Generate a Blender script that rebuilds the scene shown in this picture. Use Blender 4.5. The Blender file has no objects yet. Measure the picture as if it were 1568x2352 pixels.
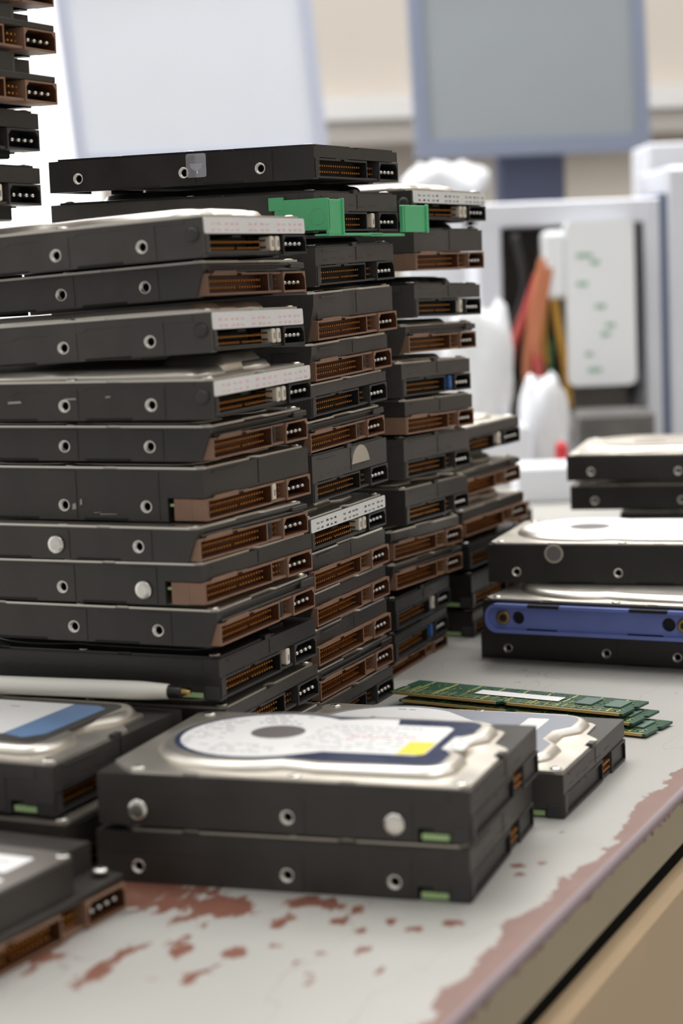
import bpy, math, random
from mathutils import Vector, Matrix
from mathutils.geometry import tessellate_polygon
S = 0.001                                    # geometry below is written in millimetres
C = bpy.context.scene.collection
rnd = random.Random(7)
W = 101.6; LEN = 147.0

# ------------------------------------------------------------------ materials
def lin(c):
    return tuple(((v/255)/12.92 if v/255 <= .04045 else ((v/255+.055)/1.055)**2.4) for v in c) + (1,)
MATS = {}
def mat(name, rgb, rough=.5, metal=0., spec=.5, noise=0., nscale=60., bump=0., bscale=400., emit=None, alpha=1., trans=0., coat=0.):
    if name in MATS: return MATS[name]
    m = bpy.data.materials.new(name); m.use_nodes = True
    nt = m.node_tree; b = nt.nodes['Principled BSDF']
    b.inputs['Base Color'].default_value = lin(rgb)
    b.inputs['Roughness'].default_value = rough
    b.inputs['Metallic'].default_value = metal
    b.inputs['Specular IOR Level'].default_value = spec
    b.inputs['Alpha'].default_value = alpha
    b.inputs['Transmission Weight'].default_value = trans
    b.inputs['Coat Weight'].default_value = coat
    if emit:
        b.inputs['Emission Color'].default_value = lin(rgb); b.inputs['Emission Strength'].default_value = emit
    if noise or bump:
        tc = nt.nodes.new('ShaderNodeTexCoord')
        n = nt.nodes.new('ShaderNodeTexNoise'); n.inputs['Scale'].default_value = nscale; n.inputs['Detail'].default_value = 6
        nt.links.new(tc.outputs['Object'], n.inputs['Vector'])
        if noise:
            mr = nt.nodes.new('ShaderNodeMapRange'); mr.inputs['From Min'].default_value = .3; mr.inputs['From Max'].default_value = .7
            mr.inputs['To Min'].default_value = 1-noise; mr.inputs['To Max'].default_value = 1+noise
            nt.links.new(n.outputs['Fac'], mr.inputs['Value'])
            hs = nt.nodes.new('ShaderNodeHueSaturation'); hs.inputs['Color'].default_value = lin(rgb)
            nt.links.new(mr.outputs['Result'], hs.inputs['Value']); nt.links.new(hs.outputs['Color'], b.inputs['Base Color'])
            mr2 = nt.nodes.new('ShaderNodeMapRange'); mr2.inputs['To Min'].default_value = max(.05, rough-.12); mr2.inputs['To Max'].default_value = rough+.12
            nt.links.new(n.outputs['Fac'], mr2.inputs['Value']); nt.links.new(mr2.outputs['Result'], b.inputs['Roughness'])
        if bump:
            n2 = nt.nodes.new('ShaderNodeTexNoise'); n2.inputs['Scale'].default_value = bscale; n2.inputs['Detail'].default_value = 4
            nt.links.new(tc.outputs['Object'], n2.inputs['Vector'])
            bp = nt.nodes.new('ShaderNodeBump'); bp.inputs['Strength'].default_value = bump; bp.inputs['Distance'].default_value = .0004
            nt.links.new(n2.outputs['Fac'], bp.inputs['Height']); nt.links.new(bp.outputs['Normal'], b.inputs['Normal'])
    MATS[name] = m; return m
BLACK = mat('black_cast_metal', (54, 50, 47), .42, .0, .5, .22, 35, .35, 900)
BLACK2 = mat('black_cast_metal_satin', (40, 37, 35), .36, .0, .55, .2, 30, .2, 700)
GREYC = mat('dark_grey_cast_metal', (68, 64, 62), .45, .0, .5, .2, 40, .3, 900)
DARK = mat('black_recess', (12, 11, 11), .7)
BPL = mat('black_plastic', (28, 27, 27), .4, 0, .5, .15, 80)
GPL = mat('grey_black_plastic', (56, 54, 53), .5, 0, .5, .15, 80)
BROWN = mat('brown_plastic', (140, 108, 88), .5, 0, .45, .1, 90)
BROWN_SHADE = mat('brown_plastic_shaded', (84, 48, 26), .5)  # darker copy of the brown, inner shade and orange reflection painted in
GOLD = mat('gold_pins', (236, 168, 84), .35, .9)
BRASS = mat('brass', (170, 142, 92), .35, 1.)
STEEL = mat('bright_steel', (225, 222, 215), .28, 1., .5, .06, 200)
SILVER = mat('brushed_silver_cover', (228, 222, 212), .34, .9, .5, .07, 25, .1, 300)
SILVERD = mat('dull_silver_cover', (196, 188, 176), .4, .85, .5, .12, 25, .1, 300)
BCOVER = mat('black_cover', (42, 41, 41), .3, .2, .6, .2, 40)
WHITE = mat('white_label_paper', (234, 233, 232), .5, 0, .4, .02, 60)
NAVY = mat('navy_label_film', (58, 66, 92), .3, 0, .5, .1, 60)
YELLOW = mat('yellow_sticker', (236, 216, 60), .5)
BLUEL = mat('blue_label_print', (108, 138, 178), .45, 0, .4, .1, 60)
INK = mat('grey_ink', (130, 130, 134), .6)
INKB = mat('black_ink', (60, 58, 60), .6)
INKP = mat('pink_ink', (240, 186, 198), .6)
INKR = mat('red_ink', (222, 90, 90), .6)
CREAM = mat('cream_plastic', (232, 222, 205), .45)
BLUEJ = mat('blue_plastic', (40, 96, 170), .45)
PCB = mat('green_circuit_board', (52, 96, 62), .4, 0, .5, .25, 300)
PCBE = mat('pale_green_board_edge', (170, 200, 140), .5)
GREEN = mat('green_plastic_clip', (92, 190, 132), .42, 0, .5, .04, 80)
RAIL = mat('blue_rail_plastic', (104, 118, 182), .45, 0, .5, .06, 90)
HUB = mat('grey_hub', (120, 114, 114), .45, .3)
SCUFF = mat('pale_scuff', (170, 165, 155), .6)
CLEAR = mat('clear_film', (225, 225, 235), .12, 0, .6, alpha=.32)

# ------------------------------------------------------------------ mesh builder
class MB:
    def __init__(s): s.v = []; s.f = []; s.m = []; s.sm = []; s.mats = []
    def mi(s, m):
        if m not in s.mats: s.mats.append(m)
        return s.mats.index(m)
    def add(s, vs, fs, m, smooth=False):
        o = len(s.v); k = s.mi(m); s.v += [tuple(v) for v in vs]
        for f in fs: s.f.append([i+o for i in f]); s.m.append(k); s.sm.append(smooth)
    def box(s, x0, x1, y0, y1, z0, z1, m, c=0.):
        if c <= 0:
            vs = [(x, y, z) for x in (x0, x1) for y in (y0, y1) for z in (z0, z1)]
            s.add(vs, [(0,1,3,2),(4,6,7,5),(0,4,5,1),(2,3,7,6),(0,2,6,4),(1,5,7,3)], m); return
        lo = (min(x0,x1), min(y0,y1), min(z0,z1)); hi = (max(x0,x1), max(y0,y1), max(z0,z1))
        idx = {}; vs = []
        for a in (0,1):
            for b in (0,1):
                for d in (0,1):
                    sg = (a,b,d)
                    for ax in range(3):
                        p = [(hi[i] if sg[i] else lo[i]) + (0 if i == ax else (-c if sg[i] else c)) for i in range(3)]
                        idx[(sg, ax)] = len(vs); vs.append(p)
        fs = []
        for ax in range(3):
            u, w = [i for i in range(3) if i != ax]
            for sv in (0,1):
                q = []
                for (p1, p2) in ((0,0),(1,0),(1,1),(0,1)):
                    g = [0,0,0]; g[ax] = sv; g[u] = p1; g[w] = p2; q.append(idx[(tuple(g), ax)])
                fs.append(q)
            for p1 in (0,1):
                for p2 in (0,1):
                    g0 = [0,0,0]; g1 = [0,0,0]
                    g0[u] = g1[u] = p1; g0[w] = g1[w] = p2; g0[ax] = 0; g1[ax] = 1
                    fs.append([idx[(tuple(g0), u)], idx[(tuple(g1), u)], idx[(tuple(g1), w)], idx[(tuple(g0), w)]])
        for a in (0,1):
            for b in (0,1):
                for d in (0,1): fs.append([idx[((a,b,d), 0)], idx[((a,b,d), 1)], idx[((a,b,d), 2)]])
        s.add(vs, fs, m)
    def plate(s, outer, holes, plane, o, d, m, back=True, capm=None, capd=None, wallm=None):
        # prism of a 2-D outline with holes: plane 'xz' (from y=o, depth d along +y), 'yz' (x=o, depth along -x), 'xy' (z=o, height d)
        def mp(p, t):
            if plane == 'xz': return (p[0], o+t, p[1])
            if plane == 'yz': return (o-t, p[0], p[1])
            return (p[0], p[1], o+t)
        loops = [outer] + list(holes); flat = [p for l in loops for p in l]
        tri = tessellate_polygon([[Vector((p[0], p[1], 0)) for p in l] for l in loops])
        n = len(flat)
        s.add([mp(p, 0) for p in flat] + [mp(p, d) for p in flat],
              [tuple(t) for t in tri] + ([tuple(i+n for i in t) for t in tri] if back else []), m)
        for li, l in enumerate(loops):
            k = len(l)
            s.add([mp(p, 0) for p in l] + [mp(p, d) for p in l], [(i, (i+1) % k, (i+1) % k+k, i+k) for i in range(k)], wallm if (wallm and li) else m)
        if capm:
            for l in holes: s.add([mp(p, capd) for p in l], [tuple(range(len(l)))], capm)
    def loft(s, rings, m, cap=True, smooth=False):
        k = len(rings[0]); vs = [p for r in rings for p in r]; fs = []
        for j in range(len(rings)-1):
            for i in range(k): fs.append((j*k+i, j*k+(i+1) % k, (j+1)*k+(i+1) % k, (j+1)*k+i))
        s.add(vs, fs, m, smooth)
        if cap:
            s.add(rings[0], [tuple(range(k))], m); s.add(rings[-1], [tuple(range(k))], m)
    def cyl(s, c, axis, prof, m, seg=16, cap=True, smooth=True):
        # prof: list of (offset along axis, radius); axis 'x','y','z' or '-y'
        rings = []
        for t, r in prof:
            ring = []
            for i in range(seg):
                a = 2*math.pi*i/seg; u, w = r*math.cos(a), r*math.sin(a)
                if axis == 'x': ring.append((c[0]+t, c[1]+u, c[2]+w))
                elif axis == 'y': ring.append((c[0]+u, c[1]+t, c[2]+w))
                else: ring.append((c[0]+u, c[1]+w, c[2]+t))
            rings.append(ring)
        s.loft(rings, m, cap, smooth)
    def build(s, name, parent=None, sub=False):
        me = bpy.data.meshes.new(name); me.from_pydata([(x*S, y*S, z*S) for x, y, z in s.v], [], s.f)
        for m in s.mats: me.materials.append(m)
        for p, k, q in zip(me.polygons, s.m, s.sm): p.material_index = k; p.use_smooth = q
        import bmesh
        bm = bmesh.new(); bm.from_mesh(me); bmesh.ops.remove_doubles(bm, verts=bm.verts, dist=1e-7)
        bmesh.ops.recalc_face_normals(bm, faces=bm.faces); bm.to_mesh(me); bm.free()
        o = bpy.data.objects.new(name, me); C.objects.link(o)
        if parent: o.parent = parent
        return o
def tag(o, label, cat=None, group=None, kind=None):
    if label: o['label'] = label
    if cat: o['category'] = cat
    if group: o['group'] = group
    if kind: o['kind'] = kind
    return o
def empty(name, loc, label, cat, group=None, rot=None):
    o = bpy.data.objects.new(name, None); C.objects.link(o); o.empty_display_size = .01
    M = Matrix.Translation(Vector(loc)*S)
    if rot is not None: M = M @ rot
    o.matrix_world = M
    return tag(o, label, cat, group)
def circ(cx, cy, r, n=16, a0=0., a1=360.):
    full = abs(a1-a0) >= 360; k = n if full else n+1
    return [(cx+r*math.cos(math.radians(a0+(a1-a0)*i/n)), cy+r*math.sin(math.radians(a0+(a1-a0)*i/n))) for i in range(k)]
def rrect(x0, x1, y0, y1, r, n=4):
    return circ(x1-r, y1-r, r, n, 0, 90)+circ(x0+r, y1-r, r, n, 90, 180)+circ(x0+r, y0+r, r, n, 180, 270)+circ(x1-r, y0+r, r, n, 270, 360)

# ------------------------------------------------------------------ hard drive
HOLES = (-28.5, -70.1, -130.1)
def disc_outline(g=0., R=44., notch=True):
    """contour of the raised part of a lid: round over the platters, squarer over the connector end; g insets it"""
    cx, cy = -96., 51.; r = R-g
    pts = circ(cx, cy, r, 28, 62, 298)
    pts += [(-62, 9+g), (-30, 9+g)] + circ(-22, 21, 12-g, 6, 270, 360)
    if notch: pts += [(-10-g, 34), (-16-g, 42), (-16-g, 58), (-10-g, 66)]
    pts += circ(-24, 78, 14-g, 6, 0, 90) + [(-40, 92-g), (-60, 92-g)]
    return pts
def screw_head(mb, x, y, z, r=2.7, h=.9):
    mb.cyl((x, y, z), 'z', [(0, r), (h*.55, r), (h, r*.6)], STEEL, 14)
    mb.cyl((x, y, z+h), 'z', [(0, .9), (.03, .9)], DARK, 6)
def text_rows(mb, x0, x1, y0, y1, z, rows, m, r, dens=.7, plane='xy', flip=False):
    for k in range(rows):
        y = y0+(y1-y0)*(k+.5)/rows; x = x0+r.random()*2
        while x < x1-2:
            w = r.uniform(1.2, 5.)
            if r.random() < dens:
                if plane == 'xy': mb.box(x, min(x+w, x1), y-.35, y+.35, z, z+.03, m)
                else: mb.box(z, z+.03, x, min(x+w, x1), y-.35, y+.35, m)
            x += w+r.uniform(.6, 1.6)
def drive(kind, X, Y, yaw, Z, T, label, group=None, tl=0., tw=0., bulge=1., cover=None, jumper=None, side_screws=(), lid=None,
          rail=False, pcb=False, detail=2, seed=0, body=None, foot=0., cat='hard drive', deep=False, plain=False):
    r = random.Random(seed+int(Z*7)+int(X)); D2R = math.radians
    rot = Matrix.Rotation(D2R(yaw), 4, 'Z') @ Matrix.Rotation(-D2R(tl), 4, 'Y') @ Matrix.Rotation(D2R(tw), 4, 'X')
    root = empty('hard_drive', (X, Y, Z), label, cat, group, rot)
    bmt = body or BLACK; cov = cover or SILVER
    Tb = T-1.0; hc = min(9.9 if kind != 'label' else 8.9, Tb-1.2); ledge = kind == 'frame' and T < 16.3
    brown = kind in ('frame', 'wrap', 'step'); hm = BROWN if brown else (GPL if kind == 'black' else BPL); him = BROWN_SHADE if brown else DARK
    # body casting ------------------------------------------------
    b = MB()
    end = -1.0 if kind == 'frame' else 0.
    if kind == 'wrap':
        prof = [(-LEN, 0), (-18, 0), (-18, hc+.4), (0, hc+.4), (0, Tb), (-LEN, Tb)]
    elif kind == 'frame':
        prof = [(-LEN, 0), (-4.5, 0), (-.6, Tb*.75), (-.2, Tb), (-LEN, Tb)]
    elif pcb:
        prof = [(-LEN, 0), (-34, 0), (-34, 4.4), (-20.5, 4.4), (-20.5, 3.4), (-20, 0), (-11, 0), (-11, 0), (0, 0), (0, Tb), (-LEN, Tb)]
        prof = [(-LEN, 0), (-20, 0), (-20, 5.2), (-14, 5.2), (-14, 4.0), (-7.5, 4.0), (-7.5, 0), (0, 0), (0, Tb), (-LEN, Tb)]
    else:
        prof = [(-LEN, 0), (-1.2, 0), (0, 1.2), (0, Tb), (-LEN, Tb)]
    if foot: prof = [p for p in prof]
    hz = 6.35
    b.plate(prof, [circ(x, hz, 2.35, 16) for x in HOLES if not plain], 'xz', 0, 6, bmt, capm=DARK, capd=4.5)
    b.box(-LEN, -14, W-6, W, 0, Tb, bmt)
    b.box(-LEN, -14, 6, W-6, 2.6, Tb, bmt)
    # disc-end casting corners and the wall above the connectors
    if kind == 'step':
        b.box(-14, 0, 6, W, hc+.3, hc+3.2, bmt, .3)
        b.plate(rrect(-LEN+3, -2, 2, W-24, 6), [], 'xy', hc+3.1, Tb+bulge-.5-hc-3.1, bmt)
        b.box(-14, 0, 0.02, 6, hc+.3, hc+3.2, bmt, .3)
    else:
        b.box(-14, end-.3 if kind == 'frame' else 0, 5.9, W-.02, hc+.4, Tb, bmt)
    if ledge:      # ledge between wall and housing
        b.box(-10, .5, 4, W-6, hc+.4, hc+1.6, bmt, .3); b.box(-10, -.1, 4.5, W-14, Tb-1.6, Tb-.3, bmt, .2)
        b.box(-10, .8, W-15, W, hc+1.4, Tb-.4, bmt, .4)
    # shallow pads and step lines on the long side
    for x in HOLES[:2]:
        if plain: continue
        b.plate([(x-7, .6), (x+6.5, .6), (x+6.5, Tb-.8), (x-7, Tb-.8)], [circ(x, hz, 2.36, 16)], 'xz', -.28, .28, bmt)
    zl = Tb*r.uniform(.55, .7)
    if (T > 18 or kind == 'label') and kind != 'wrap':
        b.plate([(-LEN+4, zl), (-95, zl), (-92, zl+1.6), (-60, zl+1.6), (-58, zl+3), (-8, zl+3), (-8, Tb-.5), (-LEN+4, Tb-.5)], [], 'xz', -.22, .22, bmt)
    if kind == 'label':
        b.cyl((-4.6, 0, hc+.6), 'y', [(.2, 3.2), (-.5, 3.2), (-1.3, 2.0)], GPL, 16)
    if not pcb: b.box(-60, -38, -.15, 0, .0, 1.0, DARK); b.box(-110, -84, -.15, 0, 0, 1.0, DARK)
    else: b.box(-7.3, -.2, -.35, .1, .3, 6.2, GPL, .3)
    # wall step at the disc end
    b.box(-LEN-.6, -LEN, 8, 40, 0, Tb*.8, bmt, .2); b.box(-LEN-.6, -LEN, 60, 94, 0, Tb*.8, bmt, .2)
    # groove and fine print lines on the connector wall
    if kind not in ('label', 'step') and T > 17.5:
        b.box(-.05, .18, 50.2, 50.8, hc+1.5, Tb-.4, DARK)
        b.box(-.05, .3, 8, 30, Tb-2.0, Tb-1.2, bmt, .1)
    if kind == 'black' and T > 17.5:
        for y0, y1, zz in ((10, 15, 0), (20, 27, .6), (31, 37, 0), (41, 48, .8), (53, 60, 0), (66, 74, .6)):
            b.box(0, .22, y0, y1, hc+2.6+zz, hc+2.9+zz, GREYC)
    if foot:
        b.box(-LEN+6, -9, 6, W-10, -foot, 2.6, BPL, .8)
        b.cyl((-30, 84, -foot), 'z', [(0, 7), (foot, 8)], BPL, 18)
        for k in range(9): b.box(-12-k*4.5, -9.5-k*4.5, 30+k*5, 33+k*5, -foot-.6, -foot, DARK)
    b.build('body', root)
    # threaded screw holes --------------------------------------
    for i, x in enumerate(HOLES):
        if plain: continue
        if i in side_screws:
            q = MB(); q.cyl((x, -.3, hz), 'y', [(0, 4.1), (-.9, 4.1), (-1.4, 3.5), (-1.6, 2.2)], STEEL, 20)
            q.box(x-2.2, x+2.2, -1.75, -1.5, hz-.35, hz+.35, INKB); q.box(x-.35, x+.35, -1.76, -1.51, hz-2.2, hz+2.2, INKB)
            q.build('side_screw', root); continue
        q = MB(); q.cyl((x, 0, hz), 'y', [(-.42, 2.75), (-.42, 2.35), (.5, 1.85), (.7, 1.6), (1.0, 1.55)], STEEL, 18, cap=False); q.cyl((x, 0, hz), 'y', [(1.0, 1.55), (4.2, 1.5)], DARK, 18, cap=False)  # steel tube continues in near-black, painting the shade deep in the hole
        q.cyl((x, 0, hz), 'y', [(-.42, 2.75), (.0, 2.8)], STEEL, 18, cap=False)
        q.cyl((x, 4.2, hz), 'y', [(0, 1.7), (.02, 1.7)], DARK, 12)
        q.build('screw_hole', root)
    # circuit board ---------------------------------------------
    p = MB(); p.box(-120, -11, 6.2, W-6.2, 1.0, 2.4, PCB)
    if pcb or kind == 'black': p.box(-18.6, -8.4, .4, 6.2, .9, 3.1, PCBE)
    if kind == 'wrap': p.box(-17.5, -15.2, 1.2, 6, 6.5, 7.6, PCBE)
    if pcb or kind == 'black' or kind == 'wrap' or foot: p.build('circuit_board', root)
    # data connector --------------------------------------------
    z0, z1 = .6, hc
    c = MB(); xf = .9 if brown else .4
    if kind == 'label':
        c.box(-13, .2, 2.5, 62, z0, z0+1.6, hm, .2); c.box(-13.4, -10.5, 2.5, 77, z0, z1, DARK)
        c.box(-13, 0., 1.2, 3.4, z0, z1, hm, .2); c.box(-12, -.3, 28, 36, z1-.9, z1, DARK)
    else:
        outer = [(1.0, z0), (61.5, z0), (61.5, z1), (39, z1), (39, z1+.3), (24, z1+.3), (24, z1), (1.0, z1)]
        hole = [(2.0, z0+.9), (60.5, z0+.9), (60.5, z1-.9), (34, z1-.9), (34, z1-.1), (29.5, z1-.1), (29.5, z1-.9), (2.0, z1-.9)]
        c.plate(outer, [hole], 'yz', xf, 9, hm, capm=him if not deep else GPL, capd=5.6 if not deep else 1.6, wallm=him)
        c.box(-13.5, xf-9, 1.0, 61.5, z0, z1, hm)
        if brown: c.plate([(4.0, z1-1.0), (28.5, z1-1.0), (28.5, z1+1.0), (8, z1+1.0)], [], 'yz', xf+.35, .6, hm)
        c.box(xf-8.5, xf-1, 29.8, 33.7, z1-.9, z1-.3, DARK)
    if kind == 'wrap':
        c.box(-15.2, -6, .15, 7, z0-.1, z1+.1, hm, .25); c.box(-6.2, xf-.2, .0, 2.4, z0, z1, hm, .25)
    c.build('data_connector', root)
    if detail >= 1:
        q = MB()
        for row in range(2):
            for k in range(20):
                if row == 0 and k == 10: continue
                y = 7.2+k*2.54; z = z0+(3.1+row*2.9)*(1 if kind != 'label' else .9)
                q.box(-6, xf-1.9-(3.2 if deep else 0), y-.36, y+.36, z-.38, z+.38, GOLD)
        d = bpy.data.objects.get('data_connector')
        q.build('pin_rows', root)
    # jumper block ----------------------------------------------
    q = MB()
    q.box(-13.4, xf-.7, 61.5, 76, z0, z0+1.1, hm); q.box(-13.5, -9, 61.5, 76, z0+1, z1, him)
    if kind in ('wrap', 'frame'): q.box(-9, xf-.6, 61.5, 76, z1-1.0, z1, hm)
    for row in range(2):
        for k in range(4): q.box(-9, xf-2.6+(2.2 if deep else 0), 64.2+k*2.9, 65.1+k*2.9+(.5 if deep else 0), z0+2.8+row*2.9, z0+3.6+row*2.9, GOLD)
    jb = q.build('jumper_block', root)
    cols = {'cream': [(64.6, CREAM), (70.4, CREAM)], 'cream1': [(68.5, CREAM)], 'blue': [(68.8, BLUEJ)], 'black': [(63.0, BPL)], 'white1': [(63.0, CREAM)]}.get(jumper, [])
    for y, jm in cols:
        q = MB(); hj = .8 if jumper != 'black' else 1.2
        q.box(-6, xf-.3, y, y+3.6, z0+1.4, z1-.5, jm, .5)
        q.box(xf-.4, xf-.2, y+1.2, y+2.4, z0+3.2, z0+6, jm if jm is BPL else INK)
        q.build('jumper', jb)
    # power connector -------------------------------------------
    q = MB(); ch = 2.2
    q.plate([(76, z0-.2), (100.8, z0-.2), (100.8, z1), (76, z1)], [[(77, z0+.8), (99.8, z0+.8), (99.8, z1-.8-ch), (99.8-ch, z1-.8), (77+ch, z1-.8), (77, z1-.8-ch)]],
            'yz', xf+.3, 10, hm, capm=DARK if not deep else GPL, capd=9.5 if not deep else 1.2, wallm=DARK if not brown else BROWN_SHADE)
    q.box(-13.5, -9.6, 76, 100.8, z0, z1, hm); pc = q.build('power_connector', root)
    if detail >= 1:
        for k in range(4):
            q = MB(); y = 81.6+k*4.9
            q.cyl((0, y, z0+4.3), 'x', [(-7, 1.2), (-1.6-(4.5 if deep else 0), 1.15), (-.7-(4.5 if deep else 0), 1.0), (-.1-(4.5 if deep else 0), .4)], STEEL, 10)
            q.build('power_pin', pc)
    # cover ------------------------------------------------------
    q = MB(); e = .9
    if kind != 'step':
        out = [(-LEN+5, e), (-112, e), (-111, e+1.5), (-106, e+1.5), (-105, e), (-50, e), (-49, e+.9), (-44, e+.9), (-43, e), (-4, e), (-e, 4)]
        if kind == 'frame': out += [(-e, 36), (-2.8, 38), (-2.8, 60), (-e, 62)]
        else: out += [(-e, 44), (-3.5, 46), (-3.5, 52), (-e, 54)]
        if pcb:
            out[0] = (-LEN+15, e); out += [(-e, 58), (-8, 66), (-8.5, 84), (-11, 87), (-24, 90), (-26, W-e), (-LEN+5, W-e), (-LEN+e, W-5), (-LEN+e, 15)]
        else: out += [(-e, W-4), (-4, W-e), (-LEN+5, W-e), (-LEN+e, W-5), (-LEN+e, 5)]
        q.plate(out, [], 'xy', Tb, 1.0, cov)
        if kind == 'black' and T > 18: q.box(-2.6, .1, 46.3, 51.7, Tb-.5, Tb+1.9, bmt)
        if bulge > .35:
            hb = min(bulge, 3.6)-.05
            rings = [[(x, y, T) for x, y in disc_outline(0)], [(x, y, T+hb*.35) for x, y in disc_outline(.9)],
                     [(x, y, T+hb*.85) for x, y in disc_outline(2.4)], [(x, y, T+hb) for x, y in disc_outline(4.)]]
            q.loft(rings, cov, True, True)
        if bulge > 4:   # higher hump over the head stack
            a = [rrect(-48-i, -14+i, 40-i, 88+i, 5) for i in (0, -2, -4, -6)]
            q.loft([[(x, y, T+h) for x, y in pr] for pr, h in zip(a, (.1, bulge*.5, bulge*.9, bulge-.1))], cov, True, True)
        cv = q.build('cover', root)
        if cover or lid:
            pass
        for x, y in ((-4.5, 4.8), (-68, 3.6), (-132, 5.5) if pcb else (-140, 6), (-140, 95), (-68, 98), (-13.5, 81) if pcb else (-5, 96.5)):
            if detail < 2 and y > 50: continue
            q = MB(); screw_head(q, x, y, T, 2.6, min(.8, bulge*.8+.1)); q.build('cover_screw', cv)
    # labels -----------------------------------------------------
    if kind == 'label':
        q = MB(); q.plate(rrect(1.4, W-.3, hc+.6, Tb-.05, 1.1), [], 'yz', .35, .3, WHITE)
        ink = INKP if lid != 'blackink' else INKB
        for k in range(16):
            y = 8+k*5.8+r.uniform(-.8, .8)
            if k in (5, 10): continue
            for zz in (hc+1.6, hc+4.2):
                for j in range(3): q.box(.34, .42, y+j*1.1, y+j*1.1+r.uniform(.4, 1.), zz, zz+r.uniform(.5, 1.1), ink)
        tag(q.build('label', root), 'white sticker strip with small print')
    return root

G_L = 'hard drives of the front left stack'; G_C = 'hard drives of the middle stack'; G_D = 'hard drives of the right-hand brown and black stack'
G_F = 'hard drives of the short stack behind'; G_T = 'hard drives of the tall tower at the left edge'; G_R = 'hard drives of the right stack with their long sides out'
# ---- front left stack
drive('label', -51.9, 813.9, -23.5, 235.7, 17.3, 'top drive of the front left stack, silver lid, pink-printed white strip and two cream jumpers', G_L, tl=2.6, bulge=4.8, jumper='cream', body=GREYC)
drive('frame', -53.6, 837, -23.5, 219.0, 15.4, 'slim drive with brown connectors in the front left stack, between the two upper pink-strip drives', G_L, tl=2.6, tw=-.4, bulge=.8, jumper='black', body=GREYC)
drive('label', -51.0, 824.8, -21.3, 196.1, 17.8, 'second pink-strip drive from the top in the front left stack', G_L, tl=2.4, tw=-1., bulge=4.2, jumper='cream', body=GREYC)
drive('label', -51.2, 812.4, -22.7, 168.9, 16.9, 'lowest pink-strip drive of the front left stack, bright silver lid gap above it', G_L, tw=.4, bulge=8, jumper='cream')
drive('frame', -54.1, 827.4, -22.5, 150.1, 15.2, 'slim brown-connector drive directly under the lowest pink-strip drive, front left stack', G_L, tl=-.4, bulge=1.8, jumper='black')
drive('wrap', -57.8, 831.1, -25., 123.9, 23.4, 'thick drive with pinkish brown connector showing round its side and a cream jumper', G_L, tl=-.2, bulge=1.6, jumper='white1', side_screws=())
drive('frame', -61.1, 818.8, -26.1, 108.4, 14.9, 'slim drive with a silver screw in its left side hole, front left stack', G_L, tw=-.4, bulge=.35, jumper='black', side_screws=(1,))
drive('wrap', -59.9, 821.1, -26.1, 89.6, 18.1, 'drive with brown connector round its side and a silver screw beside it, front left stack', G_L, tl=.3, bulge=.5, side_screws=(0,))
drive('frame', -54.5, 825.7, -22.9, 70.7, 16.1, 'slim brown-connector drive third from the visible bottom of the front left stack', G_L, tl=-.5, bulge=2., jumper='black')
drive('black', -54.9, 829.2, -23.3, 46.8, 19.1, 'all-black drive with one cream jumper just behind the pen tip', G_L, tl=-.3, bulge=3.4, jumper='cream1', cover=BCOVER, pcb=True, body=BLACK2, plain=True)
drive('black', -53.1, 833.5, -22.4, 26.6, 16.3, 'black drive with notched dull silver lid, lowest visible of the front left stack', G_L, bulge=3., cover=SILVERD)
drive('black', -53.5, 834, -23.5, 0, 23, 'bottom drive of the front left stack, hidden behind the foreground drives', G_L, bulge=3, detail=0)
for par, marks in (('hard_drive.005', ((-52, 2.5, 9, .5), (-66, 4.5, 2, 3), (-62, 6.5, 1.2, 3), (-55, 3.2, 4, .4))), ('hard_drive.003', ((-98, 7.5, 7, 1.2), (-70, 8.8, 6, .9), (-36, 9.4, 0, 0), (-50, 9.6, 2.5, .8)))):
    q = MB()
    for x, z, a_, b_ in marks:
        if a_: q.plate([(x, z), (x+a_, z+.3), (x+a_*.9, z+b_), (x+.2, z+b_*.8)], [], 'xz', -.31, .06, SCUFF)
    if q.v: tag(q.build('scuff_mark', bpy.data.objects[par]), 'pale scuff mark')
# ---- middle stack
c1 = drive('black', -6.4, 944.4, -24.6, 271.2, 16.4, 'topmost drive of the middle stack, with a clear square sticker on its long side', G_C, tl=-.3, tw=.3, bulge=.3, cover=BCOVER, body=BLACK2)
q = MB(); q.plate(rrect(-68.5, -57.5, 3.8, 15.2, 1.2), [], 'xz', -.5, .25, CLEAR); q.plate(circ(-63, 10.5, 3.4, 16, 180, 360), [], 'xz', -.62, .1, CLEAR); q.box(-62.6, -62, -.7, -.6, 5.5, 7, WHITE)
tag(q.build('clear_sticker', c1), 'clear square film sticker')
drive('black', -7.3, 950.1, -24.7, 246.2, 20., 'black drive held by the green clip, second in the middle stack', G_C, tl=-.3, tw=.3, bulge=4.9, cover=BCOVER, jumper='cream1', body=GREYC)
drive('black', -7.6, 950.3, -23.3, 220.4, 19.6, 'black drive with all-black connectors just below the green clip', G_C, tw=.9, bulge=3.5, cover=BCOVER, body=GREYC)
drive('frame', -9, 949.8, -24, 194.2, 23.7, 'thick drive with brown connectors, topmost brown one of the middle stack', G_C, tw=.9, bulge=1.6, body=GREYC)
drive('frame', -10.9, 949.6, -23, 174.6, 18.6, 'slim brown-connector drive under the topmost brown one of the middle stack', G_C, tw=.9, bulge=.4, jumper='black', body=GREYC)
drive('black', -12.4, 949.7, -22.3, 157.4, 16.4, 'black slim drive between two brown-connector drives in the middle stack', G_C, tw=.8, bulge=.4, body=GREYC)
drive('frame', -14.7, 949.9, -22.3, 140.1, 15.6, 'slim brown-connector drive above the drive with the silver arch', G_C, tw=.6, bulge=.9, jumper='black')
c8 = drive('black', -13.4, 950.7, -22.3, 115.6, 24.2, 'thick black drive with a silver arch on its connector end', G_C, bulge=.2, cover=BCOVER, body=GREYC)
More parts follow.
